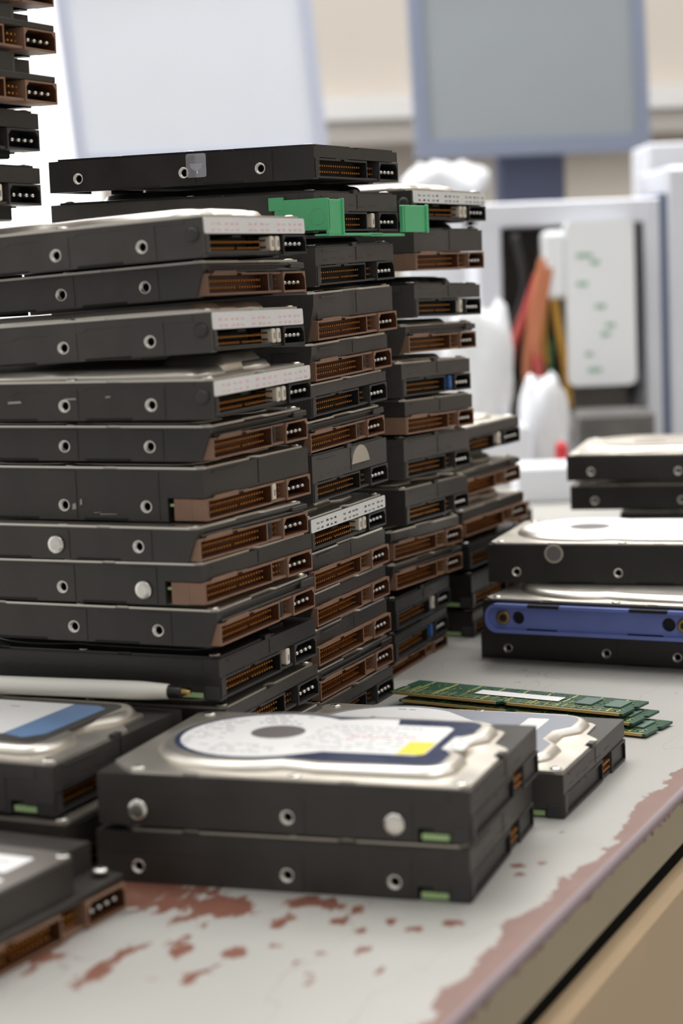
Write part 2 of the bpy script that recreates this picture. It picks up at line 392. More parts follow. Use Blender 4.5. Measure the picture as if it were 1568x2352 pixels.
q = MB(); q.plate(circ(63, 10.2, 13, 18, 18, 162), [], 'yz', .6, .5, SILVER); tag(q.build('arch_plate', c8), 'silver arch-shaped plate')
drive('label', -15.8, 950.6, -22.6, 91.8, 17.1, 'drive with black-printed white strip and cream jumpers in the middle stack', G_C, tw=.2, bulge=6.3, jumper='cream', lid='blackink')
drive('frame', -15.6, 951.3, -22.8, 72.0, 19.3, 'drive with brown connectors directly under the white-strip drive of the middle stack', G_C, bulge=.3)
drive('frame', -14.9, 950.7, -22.1, 54.4, 17.2, 'second brown-connector drive below the white-strip drive of the middle stack', G_C, bulge=.3)
drive('frame', -14.9, 949.7, -22.1, 35., 18.6, 'third brown-connector drive below the white-strip drive of the middle stack', G_C, bulge=.6, tl=-.2)
drive('frame', -14.8, 950.6, -22.4, 17.6, 15.4, 'grey-brown drive at the visible foot of the middle stack', G_C, bulge=1.8, body=BLACK2)
drive('black', -14.5, 951, -22.4, 0, 16.4, 'bottom drive of the middle stack, in shadow behind the foreground lids', G_C, bulge=1.1, detail=1)
# ---- right-hand stack
DD = [('label', 44.3, 1074.6, -27.2, 253.0, 17.1, 'silver-lidded drive with white strip on top of the stack right of the green clip', 0, -.2, 4.6, None, 'cream', 'blackink', None),
 ('wrap', 44.7, 1074.7, -25.5, 225.4, 23.4, 'thick brown-connector drive just under the white-strip drive of the right-hand stack', -.4, 0, 3.4, BCOVER, None, None, GREYC),
 ('black', 44.0, 1074.5, -24.6, 200.6, 18.9, 'black drive with a cream jumper, third from the top of the right-hand stack', .3, -1.2, 4.4, BCOVER, 'cream1', None, GREYC),
 ('frame', 39.0, 1075.1, -25.3, 181.0, 15.9, 'slim brown-connector drive, fourth from the top of the right-hand stack', .4, -1., 2.6, SILVERD, None, None, GREYC),
 ('black', 35.6, 1074.8, -25.3, 157.4, 19.4, 'black drive with a blue jumper in the upper half of the right-hand stack', .5, -1.4, 3, SILVER, 'blue', None, GREYC),
 ('wrap', 36.6, 1075.6, -25.1, 136.6, 19.4, 'brown-connector drive under the upper blue-jumper drive of the right-hand stack', -.2, -1.6, .8, SILVERD, None, None, BLACK),
 ('black', 35.3, 1075.7, -24.4, 112.3, 23.0, 'thick black drive in the middle of the right-hand stack, beside the short rear stack', .3, -1.6, .8, BCOVER, None, None, GREYC),
 ('black', 35.2, 1076.1, -23.5, 87.0, 20.4, 'black drive with silver-edged lid, lower middle of the right-hand stack', .3, -1.6, 3.5, SILVERD, None, None, BLACK),
 ('frame', 26.9, 1080.4, -25.8, 66.4, 16.7, 'upper of the two adjacent brown-connector drives low in the right-hand stack', .1, -1.6, 2.2, SILVERD, None, None, BLACK),
 ('frame', 27.6, 1080.8, -25.0, 49.7, 14.9, 'lower of the two adjacent brown-connector drives low in the right-hand stack', .1, -1.4, 1.4, SILVERD, None, None, BLACK),
 ('black', 27.7, 1080.4, -20.3, 27.2, 18.3, 'black drive with a cream jumper low in the right-hand stack', 0, -1.0, 3, BCOVER, 'cream1', None, BLACK2),
 ('black', 26.8, 1081.0, -19.7, 9.8, 15.7, 'black drive with a blue jumper near the foot of the right-hand stack', 0, -.5, 1, BCOVER, 'blue', None, BLACK2),
 ('frame', 23.0, 1082.1, -21.5, 0.0, 9.4, 'brown-connector drive lying on the bench at the foot of the right-hand stack', 0, 0, .3, SILVERD, None, None, BLACK2)]
for k, X, Y, yw, Z, T, lb, tl, tw, bu, cv, ju, ld, bd in DD:
    drive(k, X, Y, yw, Z, T, lb, G_D, tl=tl, tw=tw, bulge=bu, cover=cv, jumper=ju, lid=ld, body=bd)
# ---- short stack behind
drive('label' if 0 else 'black', 68.3, 1198.9, -29.5, 110.5, 17.4, 'topmost drive of the short rear stack, white-topped with a cream jumper', G_F, tw=.8, bulge=3, cover=SILVER, jumper='cream1', body=GREYC)
drive('frame', 68.4, 1197, -28.8, 85.0, 16, 'brown-connector drive second from the top of the short rear stack', G_F, tw=1.2, bulge=7.5, cover=SILVERD)
drive('frame', 74, 1199, -27.7, 61.5, 17, 'brown-connector drive third from the top of the short rear stack', G_F, tw=.5, bulge=5, cover=SILVERD)
drive('black', 77, 1197, -25, 42.0, 16, 'dark drive fourth from the top of the short rear stack', G_F, bulge=3, cover=BCOVER, body=BLACK2)
drive('black', 78, 1197, -25, 18, 21, 'dark drive second from the bottom of the short rear stack', G_F, bulge=2.8, cover=BCOVER, body=BLACK2, pcb=True)
drive('black', 78, 1196, -24, 0, 16, 'bottom drive of the short rear stack, dark beside the blue-railed drive', G_F, bulge=2, cover=BCOVER, body=BLACK2, pcb=True)
for k, (Z, T, lb) in enumerate([(36, 17, 'top drive of the far low pile seen above the big white lid label'), (18, 16, 'middle drive of the far low pile behind the big silver lid'), (0, 16, 'bottom drive of the far low pile behind the big silver lid')]):
    drive('frame', 100, 1368, -24, Z, T, lb, 'hard drives of the far low pile', bulge=1.5, detail=1)
# ---- tall tower at the left edge
GT = dict(detail=1)
drive('step', -167.8, 830.5, -26.6, 351.6, 24, 'topmost drive of the tall tower, brown, cut off by the top of the photo', G_T, bulge=.5)
drive('step', -167.8, 830, -26.6, 331.4, 20, 'first whole stepped drive from the top of the tall tower, brown connectors', G_T, tw=-.4, bulge=.5)
drive('step', -168.5, 829.6, -26.6, 308.6, 22.6, 'lower whole stepped drive with brown connectors in the tall tower', G_T, tw=-.5, bulge=.3)
drive('black', -177.6, 829.5, -26.8, 288.0, 18.3, 'upper of the two all-black drives in the tall tower', G_T, tw=-.5, bulge=1.8, foot=3, cover=BCOVER)
drive('black', -178.3, 829.3, -26.8, 263.5, 18.4, 'lower of the two all-black drives in the tall tower, cream jumper at the photo edge', G_T, tw=-.6, bulge=3, foot=6.5, cover=BCOVER, jumper='cream1')

# ------------------------------------------------------------------ lids seen from above
def lid_label(root, T, hb, style, seed=1):
    r = random.Random(seed); z = T+hb-.02
    if style == 'navy':
        q = MB(); q.plate(disc_outline(6.5), [], 'xy', z, .12, NAVY); tag(q.build('dark_label', root), 'navy label film filling the raised lid')
        q = MB(); cx, cy = -96, 51
        out = circ(cx, cy, 35, 26, 55, 305) + [(-66, 29), (-29, 29), (-26, 32), (-26, 72), (-29, 75), (-50, 75), (-52, 84), (-62, 84)]
        q.plate(out, [circ(cx+2, cy+5, 11, 20)], 'xy', z+.12, .1, WHITE); q.plate(circ(cx+2, cy+5, 11, 20), [], 'xy', z+.1, .1, HUB)
        text_rows(q, -80, -38, 33, 72, z+.22, 9, INK, r, .8); text_rows(q, -128, -112, 30, 74, z+.22, 12, INK, r, .7)
        text_rows(q, -108, -88, 68, 84, z+.22, 4, INKB, r, .8); text_rows(q, -112, -84, 22, 36, z+.22, 4, INK, r, .7)
        text_rows(q, -64, -36, 50, 57, z+.24, 2, INKR, r, .6)
        q.plate([(-37, 30), (-26.5, 30), (-26.5, 49), (-37, 49)], [], 'xy', z+.22, .08, YELLOW)
        tag(q.build('white_label', root), 'white label with grey hub circle and a yellow patch')
        q = MB(); q.plate(rrect(-22, -13.5, 40, 60, 1), [], 'xy', z+.12, .1, WHITE); text_rows(q, -21.5, -14, 42, 58, z+.22, 5, INK, r)
        tag(q.build('small_label', root), 'small white label near the connector end')
    elif style == 'blue':
        q = MB(); q.plate(disc_outline(6.5, notch=False), [], 'xy', z, .1, GREYC); q.build('dark_label', root)
        q = MB(); q.plate([(-130, 26), (-60, 20), (-40, 26), (-40, 80), (-126, 80)], [], 'xy', z+.1, .1, WHITE)
        q.plate([(-40, 26), (-28, 22), (-22, 30), (-22, 76), (-28, 80), (-40, 80)], [], 'xy', z+.1, .1, BLUEL)
        text_rows(q, -120, -60, 30, 74, z+.2, 6, INK, r, .3); tag(q.build('white_label', root), 'white label with a blue band')
    elif style == 'grey':
        q = MB(); q.plate(disc_outline(5.), [], 'xy', z, .1, MATS['pale_grey_label']); q.build('grey_label', root)
        q = MB(); q.plate(circ(-96, 51, 36, 26, 60, 300)+[(-60, 22), (-40, 22), (-40, 60), (-60, 66)], [], 'xy', z+.1, .1, WHITE)
        text_rows(q, -104, -94, 80, 84, z+.2, 1, INKB, r, 1.); text_rows(q, -80, -44, 26, 60, z+.2, 5, INK, r)
        q.plate(rrect(-38, -28, 50, 78, 1.5), [], 'xy', z+.1, .1, WHITE); tag(q.build('white_label', root), 'white label')
    elif style == 'white':
        q = MB(); q.plate(disc_outline(4.5, notch=False), [circ(-96, 51, 12, 20)], 'xy', z, .12, WHITE); q.plate(circ(-96, 51, 12, 20), [], 'xy', z-.02, .1, HUB)
        text_rows(q, -82, -20, 20, 80, z+.12, 12, INK, r, .6); text_rows(q, -126, -110, 26, 76, z+.12, 10, INK, r, .5)
        q.box(-60, -40, 44, 45.5, z+.12, z+.16, INKR); tag(q.build('white_label', root), 'large white printed label with a grey circle')
    elif style == 'ring':
        q = MB(); q.plate(circ(-96, 51, 34, 30), [circ(-96, 51, 31, 30)], 'xy', z, .5, SILVERD); q.plate(circ(-96, 51, 12, 20), [circ(-96, 51, 10, 20)], 'xy', z, .4, SILVERD); q.build('raised_ring', root)
mat('pale_grey_label', (152, 156, 166), .4, 0, .5, .04, 60)
G_FG = 'drives lying in the foreground'
fu = drive('black', 41.8, 684.5, -19.2, 22.6, 20.8, 'nearest lid-up drive with yellow patch on its label, two silver side screws', 'pair of foreground drives', bulge=3.4, side_screws=(0, 2), pcb=True, deep=True)
lid_label(fu, 20.8, 3.35, 'navy', 3)
drive('black', 41.1, 687.5, -18.3, 0, 21.0, 'black drive lying on the bench under the yellow-patch drive', 'pair of foreground drives', bulge=.6, cover=SILVERD, pcb=True, deep=True)
ee = drive('black', 86.7, 790.8, -22.4, 0, 19.9, 'single drive with grey and silver lid by the bench edge, behind the yellow-patch drive', bulge=3.0, pcb=True, body=GREYC, deep=True)
lid_label(ee, 19.9, 2.95, 'grey', 5)
p1 = drive('black', -114.5, 738.0, -24.8, 24.2, 20.6, 'drive under the white pen, with a blue-banded white label', bulge=3.6, pcb=True, body=GREYC)
lid_label(p1, 20.6, 3.55, 'blue', 6)
drive('black', -110, 733.5, -24.8, 0, 22.6, 'drive lying on the bench under the blue-banded one', bulge=1., pcb=True, cover=SILVERD)
p2 = drive('step', -131.8, 608.7, -27.6, 0, 24.5, 'nearest drive at the bottom left corner, grey top with two white labels and brown connectors', bulge=3, cat='hard drive')
q = MB(); q.plate(rrect(-LEN+6, -3, 4, W-24, 5), [], 'xy', 26.0, .8, mat('grey_satin_cover', (128, 121, 115), .38, .5, .5, .1, 30)); q.build('cover', p2)
r_ = random.Random(4)
q = MB(); q.plate(rrect(-70, -14, 50, 68, 1.5), [], 'xy', 26.8, .12, WHITE); text_rows(q, -66, -18, 52, 66, 26.92, 4, INK, r_, .4); tag(q.build('upper_label', p2), 'white label, farther one')
q = MB(); q.plate(rrect(-70, -9, 26, 44, 1.5), [], 'xy', 26.8, .12, WHITE); text_rows(q, -66, -12, 28, 42, 26.92, 4, INK, r_, .5); tag(q.build('lower_label', p2), 'white label, nearer one')
q = MB(); screw_head(q, -6, W-6, 14.8, 3.2, 1.4); q.build('cover_screw', p2)
q = MB(); screw_head(q, -6, W-28, 26.8, 2.4, .6); q.build('cover_screw', p2)
# ---- right stack, long sides out
drive('black', 209.1, 1067, -27.4, 0, 16.6, 'bottom drive of the right stack, black, lying on the bench under the blue rail', G_R, tl=.0, bulge=1.2, cover=BCOVER, body=BLACK2)
g5 = drive('black', 210.2, 1052.7, -26.8, 18, 19.7, 'silver-lidded drive carrying a blue plastic rail', G_R, bulge=3.6, body=BLACK2)
g4 = drive('black', 224.5, 1101.9, -18.4, 42.0, 23.4, 'drive with a big white label on its lid, on top of the blue-railed drive', G_R, bulge=3, body=BLACK2)
lid_label(g4, 23.4, 2.95, 'white', 9)
q = MB(); q.cyl((-107.5, -.1, 17.3), 'y', [(0, 5.6), (-.35, 5.6)], SILVERD, 24); q.cyl((-107.5, -.5, 17.3), 'y', [(0, 4.4), (-.1, 4.4)], HUB, 24)
tag(q.build('round_side_plug', g4), 'round grey disc on the side')
g1 = drive('black', 299.3, 1326.8, -16, 75.6, 18.4, 'topmost drive of the far right pile, silver lid with a ring', 'far right pile', tw=1.2, bulge=3.4, body=BLACK2)
lid_label(g1, 18.4, 3.35, 'ring')
drive('black', 304, 1340, -13, 54.4, 17.4, 'second drive of the far right pile, thin silver lid edge', 'far right pile', bulge=3, cover=SILVERD, body=BLACK2)
drive('black', 340, 1352, -14, 27, 23, 'third drive of the far right pile, partly behind the big white label', 'far right pile', bulge=3.4, detail=1)
drive('black', 338, 1352, -14, 0, 24, 'bottom drive of the far right pile, hidden behind the blue-railed drive', 'far right pile', bulge=2, detail=0)

# ---- blue rail
R4 = lambda d: Matrix.Rotation(math.radians(d), 4, 'Z')
q = MB(); out = rrect(-144, -3, .8, 17.4, 7, 6)
sl = [rrect(-120, -101, 1.9, 3.5, .6, 2), rrect(-60, -39, 1.9, 3.5, .6, 2), circ(-124.5, 9.5, 3.7, 18), circ(-36, 9.5, 3.9, 18)]
q.plate(out, sl, 'xz', -2.2, 1.8, RAIL, capm=DARK, capd=1.75)
q.plate(out, [rrect(-142.2, -4.8, 3.9 if 0 else 2.6, 15.6, 5.6, 6)], 'xz', -4.6, 2.5, RAIL)
for x0, x1 in ((-118, -99), (-58, -36)): q.box(x0, x1, -4.7, -2.0, 15.8, 17.6, DARK)
br = tag(q.build('mounting_rail', g5), 'blue plastic rail with a round end')
for x in (-133.5, -27):
    q = MB(); q.cyl((x, -2.2, 9.5), 'y', [(0, 4.0), (-1.2, 4.0), (-1.5, 3.2), (-1.2, 2.2)], BRASS, 20); q.cyl((x, -3.6, 9.5), 'y', [(0, 2.1), (.2, 2.1)], DARK, 14)
    tag(q.build('screw', br), 'brass screw')
# ---- green clip
gc = empty('mounting_clip', (-7.3, 950.1, 246.2), 'green plastic clip wrapped round the second drive of the middle stack', 'clip', rot=R4(-24.7))
q = MB()
q.box(-20, 8.6, -2.6, -.8, 1.0, 16.0, GREEN, .3); q.box(-23, -15, -2.75, -.95, 11, 17.4, GREEN, .3)
q.plate(circ(2.6, 7.6, 4.1, 24), [circ(2.6, 7.6, 3.75, 24)], 'xz', -2.72, .15, GREEN)
q.box(7.0, 8.6, -2.5, 13.5, -1.0, 15.4, GREEN, .3); q.box(7.1, 9.6, 12.2, 13.8, -1.1, 16.0, GREEN, .3); q.box(.8, 8.4, -2.4, 13, -1.8, -.8, GREEN, .2)
q.build('clip_body', gc); q = MB(); q.box(1.2, 3.2, W+.3, W+34, .2, 14.2, GREEN, .3); q.box(3.1, 3.7, W+2, W+9, .2, 14.2, GREEN, .2); q.box(3.0, 4.2, W+31, W+34, -.2, 14.8, GREEN, .3)
q.build('clip_flap', gc)
q = MB(); q.box(1.2, 2.4, 22, 76, -1.6, -.2, GREEN, .2); q.box(-3, 2.4, W-40, W+4, -1.9, -.5, GREEN, .2); q.build('clip_bar', gc)

# ---- memory modules
def ram(X, Y, yaw, Z, label, first):
    o = empty('memory_module', (X, Y, Z), label, 'memory module', 'stack of green memory modules', R4(yaw))
    q = MB(); q.plate([(0, 0), (64, 0), (65, 1.8), (67, 1.8), (68, 0), (133, 0), (133, 14), (131.4, 15), (131.4, 17), (133, 18), (133, 30.5), (0, 30.5), (0, 18), (1.6, 17), (1.6, 15), (0, 14)], [], 'xy', 1.0, 1.2, PCBM)
    q.build('circuit_board', o)
    q = MB()
    for a, b in ((1.5, 63), (69, 131)): q.box(a, b, -.05, 1.0, .95, 2.26, RAMG)
    rr = random.Random(5)
    for k in range(26):
        x = 3+k*5; y = rr.uniform(4, 22); q.box(x, x+rr.uniform(.4, .7), 3, y, 2.2, 2.24, TRACE)
    for k in range(9): q.box(10+k*14, 11+k*14, 3, 29.5, 2.2, 2.24, TRACE)
    for yy in (5.0, 8.4): q.box(3, 130, yy, yy+.35, 2.2, 2.24, TRACE)
    q.build('gold_contacts', o)
    for k in range(8):
        q = MB(); x = 6+k*16; q.box(x, x+10.5, 9, 26, 0.0, 1.0, BPL, .1)
        if k >= 6: q.box(x, x+9, 10, 24, 2.2, 3.1, CHIP, .15)
        q.build('memory_chip', o)
    q = MB()
    for k in range(170):
        x = rr.uniform(3, 129); y = rr.uniform(3.5, 28); q.box(x, x+rr.uniform(.5, 1.2), y, y+.6, 2.2, 2.5, rr.choice([CHIP, TRACE, CHIP, PCBM]))
    q.build('surface_parts', o)
    if first:
        q = MB(); q.plate(rrect(44, 92, 11.5, 20.5, .6), [], 'xy', 3.2 if 0 else 2.56, .1, WHITE); tag(q.build('label', o), 'white paper label')
PCBM = mat('memory_board_green', (26, 74, 52), .38, 0, .5, .3, 500)
RAMG = mat('pale_gold_contacts', (204, 172, 112), .4, .8)
TRACE = mat('pale_gold_trace', (190, 190, 110), .4, .3)
CHIP = mat('grey_green_chip', (96, 120, 110), .4)
ram(21.5, 1012.5, -33.2, 6.2, 'topmost green memory module with a white label, behind the grey-lidded drive', True)
ram(26, 1006.5, -33.8, 3.1, 'middle green memory module of three, sticking out to the right under the top one', False)
ram(31.0, 996.5, -34.2, 0.0, 'lowest green memory module of three, lying on the bench', False)

# ---- pen
a = Vector((-66.5, 820.0, 53.2)); bq = Vector((-154.5, 853.5, 53.0)); d = (a-bq).normalized()
pen = empty('pen', tuple(a), 'white ballpoint pen with black collar and brass tip lying on the drive at left', 'pen', rot=d.to_track_quat('X', 'Z').to_matrix().to_4x4())
q = MB(); q.cyl((0, 0, 0), 'x', [(-146, 3.6), (-145, 4.0), (-26, 4.0), (-22, 3.9), (-10.6, 3.2), (-10.4, 3.0)], CREAM if 0 else mat('white_pen_barrel', (232, 229, 220), .35, 0, .5), 24); q.build('barrel', pen)
q = MB(); q.cyl((0, 0, 0), 'x', [(-10.5, 3.0), (-9.8, 2.9), (-4.6, 2.2), (-4.4, 1.9)], BPL, 24); q.build('collar', pen)
q = MB(); q.cyl((0, 0, 0), 'x', [(-4.5, 1.8), (-3.6, 1.75), (-.8, .9), (-.4, .5)], BRASS, 20); q.cyl((0, 0, 0), 'x', [(-.4, .5), (.1, .2)], DARK, 12); q.build('tip', pen)

# ------------------------------------------------------------------ bench
ang = math.degrees(math.atan2(.910, .414))
def bench_mat(name, side=False):
    m = bpy.data.materials.new(name); m.use_nodes = True; nt = m.node_tree; N = nt.nodes; Lk = nt.links
    b = N['Principled BSDF']; tc = N.new('ShaderNodeTexCoord')
    sep = N.new('ShaderNodeSeparateXYZ'); Lk.new(tc.outputs['Object'], sep.inputs[0])
    def noise(sc, det=6, rough=.6, off=0., stretch=None):
        mp = N.new('ShaderNodeMapping'); mp.inputs['Location'].default_value = (off, off*.7, 0)
        if stretch: mp.inputs['Scale'].default_value = stretch
        Lk.new(tc.outputs['Object'], mp.inputs['Vector'])
        n = N.new('ShaderNodeTexNoise'); n.inputs['Scale'].default_value = sc; n.inputs['Detail'].default_value = det; n.inputs['Roughness'].default_value = rough
        Lk.new(mp.outputs[0], n.inputs['Vector']); return n.outputs['Fac']
    def mth(op, a, b_=None, c_=None, clamp=False):
        n = N.new('ShaderNodeMath'); n.operation = op; n.use_clamp = clamp
        for i, v in enumerate((a, b_, c_)):
            if v is None: continue
            if isinstance(v, (int, float)): n.inputs[i].default_value = v
            else: Lk.new(v, n.inputs[i])
        return n.outputs[0]
    def mix(f, c1, c2):
        n = N.new('ShaderNodeMix'); n.data_type = 'RGBA'
        if isinstance(f, (int, float)): n.inputs[0].default_value = f
        else: Lk.new(f, n.inputs[0])
        for i, c in ((6, c1), (7, c2)):
            if isinstance(c, tuple): n.inputs[i].default_value = lin(c)
            else: Lk.new(c, n.inputs[i])
        return n.outputs[2]
    x, y, z = sep.outputs
    if side:
        base = mix(noise(14, 5), (160, 148, 122), (172, 160, 134))
        chip = mth('GREATER_THAN', mth('ADD', noise(150, 5, .7), mth('MULTIPLY', z, 60.)), .34)
        col = mix(chip, base, (104, 74, 62))
        Lk.new(col, b.inputs['Base Color']); b.inputs['Roughness'].default_value = .5
        return m
    base = mix(noise(9, 6), (168, 166, 161), (183, 181, 175))
    base = mix(mth('MULTIPLY', mth('GREATER_THAN', noise(22, 7, .7, 3.), .60), .25), base, (166, 164, 160))
    red = mix(noise(45, 5, .6, 1.), (124, 94, 86), (144, 114, 105))
    red = mix(mth('LESS_THAN', y, .0036), red, (146, 128, 132))
    # bare strip along the edge (y is the distance in from the edge)
    wob = mth('MULTIPLY', mth('SUBTRACT', noise(24, 7, .62, 7.), .5), .040)
    wob = mth('ADD', wob, mth('MULTIPLY', mth('SUBTRACT', noise(110, 5, .6, 2.), .5), .008))
    strip = mth('LESS_THAN', mth('ADD', y, wob), .0125)
    # worn patches with a shape of their own
    patch = None
    for s0, t0, rs, rt_, k in ((-188, 158, 26, 34, 1), (-196, 122, 14, 20, 1), (-182, 88, 8, 26, .8), (-258, 172, 34, 22, 1.), (-212, 128, 14, 6, .85), (-222, 118, 18, 4, .7), (-206, 93, 14, 5, .8), (-199, 74, 7, 4, .9),
                              (-245, 112, 10, 4, .7), (-268, 131, 16, 7, .75), (-238, 94, 6, 5, .7), (-198, 44, 5, 4, .9), (-188, 35, 5, 4, .9), (-230, 65, 4, 3, .6), (-118, 34, 4, 4, .9), (-112, 26, 4, 3, .8), (-129, 31, 4, 2, .6), (-282, 168, 24, 14, .9),
                              (-238, 40, 8, 3, .55), (-128, 30, 3, 3, .7), (-228, 84, 5, 4, .75), (-240, 70, 8, 3, .6), (-262, 96, 9, 5, .65), (-222, 52, 5, 3, .6), (-255, 58, 10, 3, .55), (-270, 108, 8, 5, .7), (-205, 62, 5, 3, .7), (-192, 55, 4, 3, .7), (-248, 130, 8, 5, .7), (60, 90, 4, 6, .7), (90, 130, 4, 5, .7), (110, 70, 3, 6, .7), (75, 180, 4, 8, .7), (40, 60, 3, 3, .6)):
        dx = mth('MULTIPLY', mth('SUBTRACT', x, s0*S), 1/(rs*S)); dy = mth('MULTIPLY', mth('SUBTRACT', y, t0*S), 1/(rt_*S))
        d2 = mth('SQRT', mth('ADD', mth('MULTIPLY', dx, dx), mth('MULTIPLY', dy, dy)))
        v = mth('MULTIPLY', mth('SUBTRACT', 1.35, d2, clamp=False), k)
        patch = v if patch is None else mth('MAXIMUM', patch, v)
    nz = noise(62, 8, .72, 4., (.7, 1.5, 1))
    pm = mth('GREATER_THAN', mth('ADD', mth('MULTIPLY', patch, .30), mth('MULTIPLY', nz, 1.25)), .80)
    chips = mth('GREATER_THAN', noise(75, 4, .55, 9., (.6, 1.3, 1)), .715)
    mask = mth('MAXIMUM', strip, mth('MAXIMUM', pm, chips))
    redp = mix(noise(70, 5, .6, 1.), (112, 68, 54), (142, 98, 82))
    redc = mix(strip, redp, red)
    col = mix(mask, base, redc)
    # hairline scratches
    sc = mth('LESS_THAN', mth('ABSOLUTE', mth('SUBTRACT', noise(5, 3, .5, 12., (1, 3, 1)), .5)), .0012)
    col = mix(mth('MULTIPLY', sc, .5), col, (120, 112, 106))
    Lk.new(col, b.inputs['Base Color']); b.inputs['Roughness'].default_value = .38
    bp = N.new('ShaderNodeBump'); bp.inputs['Strength'].default_value = .4; bp.inputs['Distance'].default_value = .0003; bp.invert = True
    Lk.new(mask, bp.inputs['Height']); Lk.new(bp.outputs[0], b.inputs['Normal'])
    return m
BTOP = bench_mat('worn_grey_bench_paint'); BSIDE = bench_mat('olive_bench_edge_paint', True)
def tob(X, Y):   # world mm -> bench local
    dx, dy = X-142, Y-824; return (dx*.4141+dy*.9102, -dx*.9102+dy*.4141)
bench = empty('workbench', (142, 824, 0), 'worn grey painted metal workbench carrying all the hard drives', 'workbench', rot=Matrix.Rotation(math.radians(ang), 4, 'Z'))
p0, p1_, p2_, p3_ = tob(-148, 187), tob(1270, 3330), tob(-900, 3330), tob(-1100, 620)
p0 = (p0[0], 0); p1_ = (p1_[0], 0)
q = MB(); rr = 2.6
rings = []
for k in range(6):
    a_ = math.radians(90*k/5); off = rr-rr*math.sin(a_); h = -rr+rr*math.cos(a_)
    off = rr*(1-math.sin(a_))
    rings.append([(p0[0], off, h), (p1_[0], off, h), (p2_[0], p2_[1], h), (p3_[0], p3_[1], h)])
k4 = 4
q.add(rings[0], [(0, 1, 2, 3)], BTOP)
for j in range(5):
    q.add(rings[j]+rings[j+1], [(i, (i+1) % 4, (i+1) % 4+4, i+4) for i in range(4)], BTOP, True)
q.build('bench_top', bench)
q = MB(); z1 = -21
low = [(p0[0], 0, -rr), (p1_[0], 0, -rr), (p2_[0], p2_[1], -rr), (p3_[0], p3_[1], -rr)]
q.add(low+[(x, y, z1) for x, y, z in low], [(i, (i+1) % 4, (i+1) % 4+4, i+4) for i in range(4)]+[(4, 5, 6, 7)], BSIDE)
q.build('edge_band', bench)
TAN = mat('tan_painted_steel', (198, 172, 138), .4, 0, .5, .05, 20)
# cabinet under the bench
cb = empty('steel_cabinet', (142, 824, -750), 'beige painted steel drawer cabinet standing under the bench edge', 'cabinet', rot=Matrix.Rotation(math.radians(ang), 4, 'Z'))
q = MB(); q.box(-640, 1500, -6, 700, 0, 720, TAN, 3.2); q.build('cabinet_body', cb)
q = MB(); q.box(-640, 1500, 2.4, 690, 720, 729, mat('gap_shade_black', (5, 5, 5), .9, 0, .1)); q.build('gap_shade_strip', cb)  # black filler that paints the shaded gap below the bench top
for k in range(2):
    q = MB(); q.box(-600+k*900, 250+k*900, -7.5, -5.5, 330, 640, TAN, .6); dr = q.build('drawer', cb)
    q = MB(); q.box(-300+k*900, -120+k*900, -22, -7, 560, 575, STEEL, 2); q.build('drawer_handle', dr)

# ------------------------------------------------------------------ background
def bx(name, mt, x0, x1, y0, y1, z0, z1, label=None, cat=None, kind=None, group=None, c=0., parent=None):
    q = MB(); q.box(x0, x1, y0, y1, z0, z1, mt, c); o = q.build(name, parent); return tag(o, label, cat, group, kind)
WALL = mat('warm_white_wall', (192, 184, 174), .8, 0, .2, .03, 3)
bx('floor', mat('grey_floor', (150, 148, 145), .6, 0, .4, .06, 4), -3500, 3500, -1500, 3600, -770, -750, kind='structure')
q = MB()  # wall with a window opening
q.plate([(-3500, -750), (3500, -750), (3500, 2300), (-3500, 2300)], [[(-1900, 100), (-392, 100), (-432, 1700), (-1900, 1700)]], 'xz', 3500, 80, WALL)
tag(q.build('wall_back', None), None, kind='structure')
bx('wall_right', WALL, 3420, 3500, -1500, 3500, -750, 2300, kind='structure')
FRM = mat('white_window_frame', (236, 236, 236), .4)
wn = bpy.data.objects.new('window_1', None); C.objects.link(wn); wn['kind'] = 'structure'; wn.location = (-1.15, 3.52, .1)
q = MB()
for x0, x1, z0_, z1_ in ((-750, 760, 0, 40), (-750, 740, 1560, 1600), (-750, -710, 0, 1600), (-20, 20, 0, 1600)): q.box(x0, x1, -10, 40, z0_, z1_, FRM)
q.build('window_frame', wn)
GL = mat('window_glass', (255, 255, 255), .0, 0, .5, trans=1.)
q = MB(); q.box(-710, 740, 10, 14, 40, 1560, GL); q.build('window_pane', wn)
bx('trim_1', mat('grey_cable_trunking', (168, 162, 156), .5), -380, 3400, 3452, 3499, 440, 480, kind='structure')
bx('trim_2', mat('pale_cable_trunking', (214, 212, 210), .5), -380, 3400, 3445, 3499, 481, 520, kind='structure')
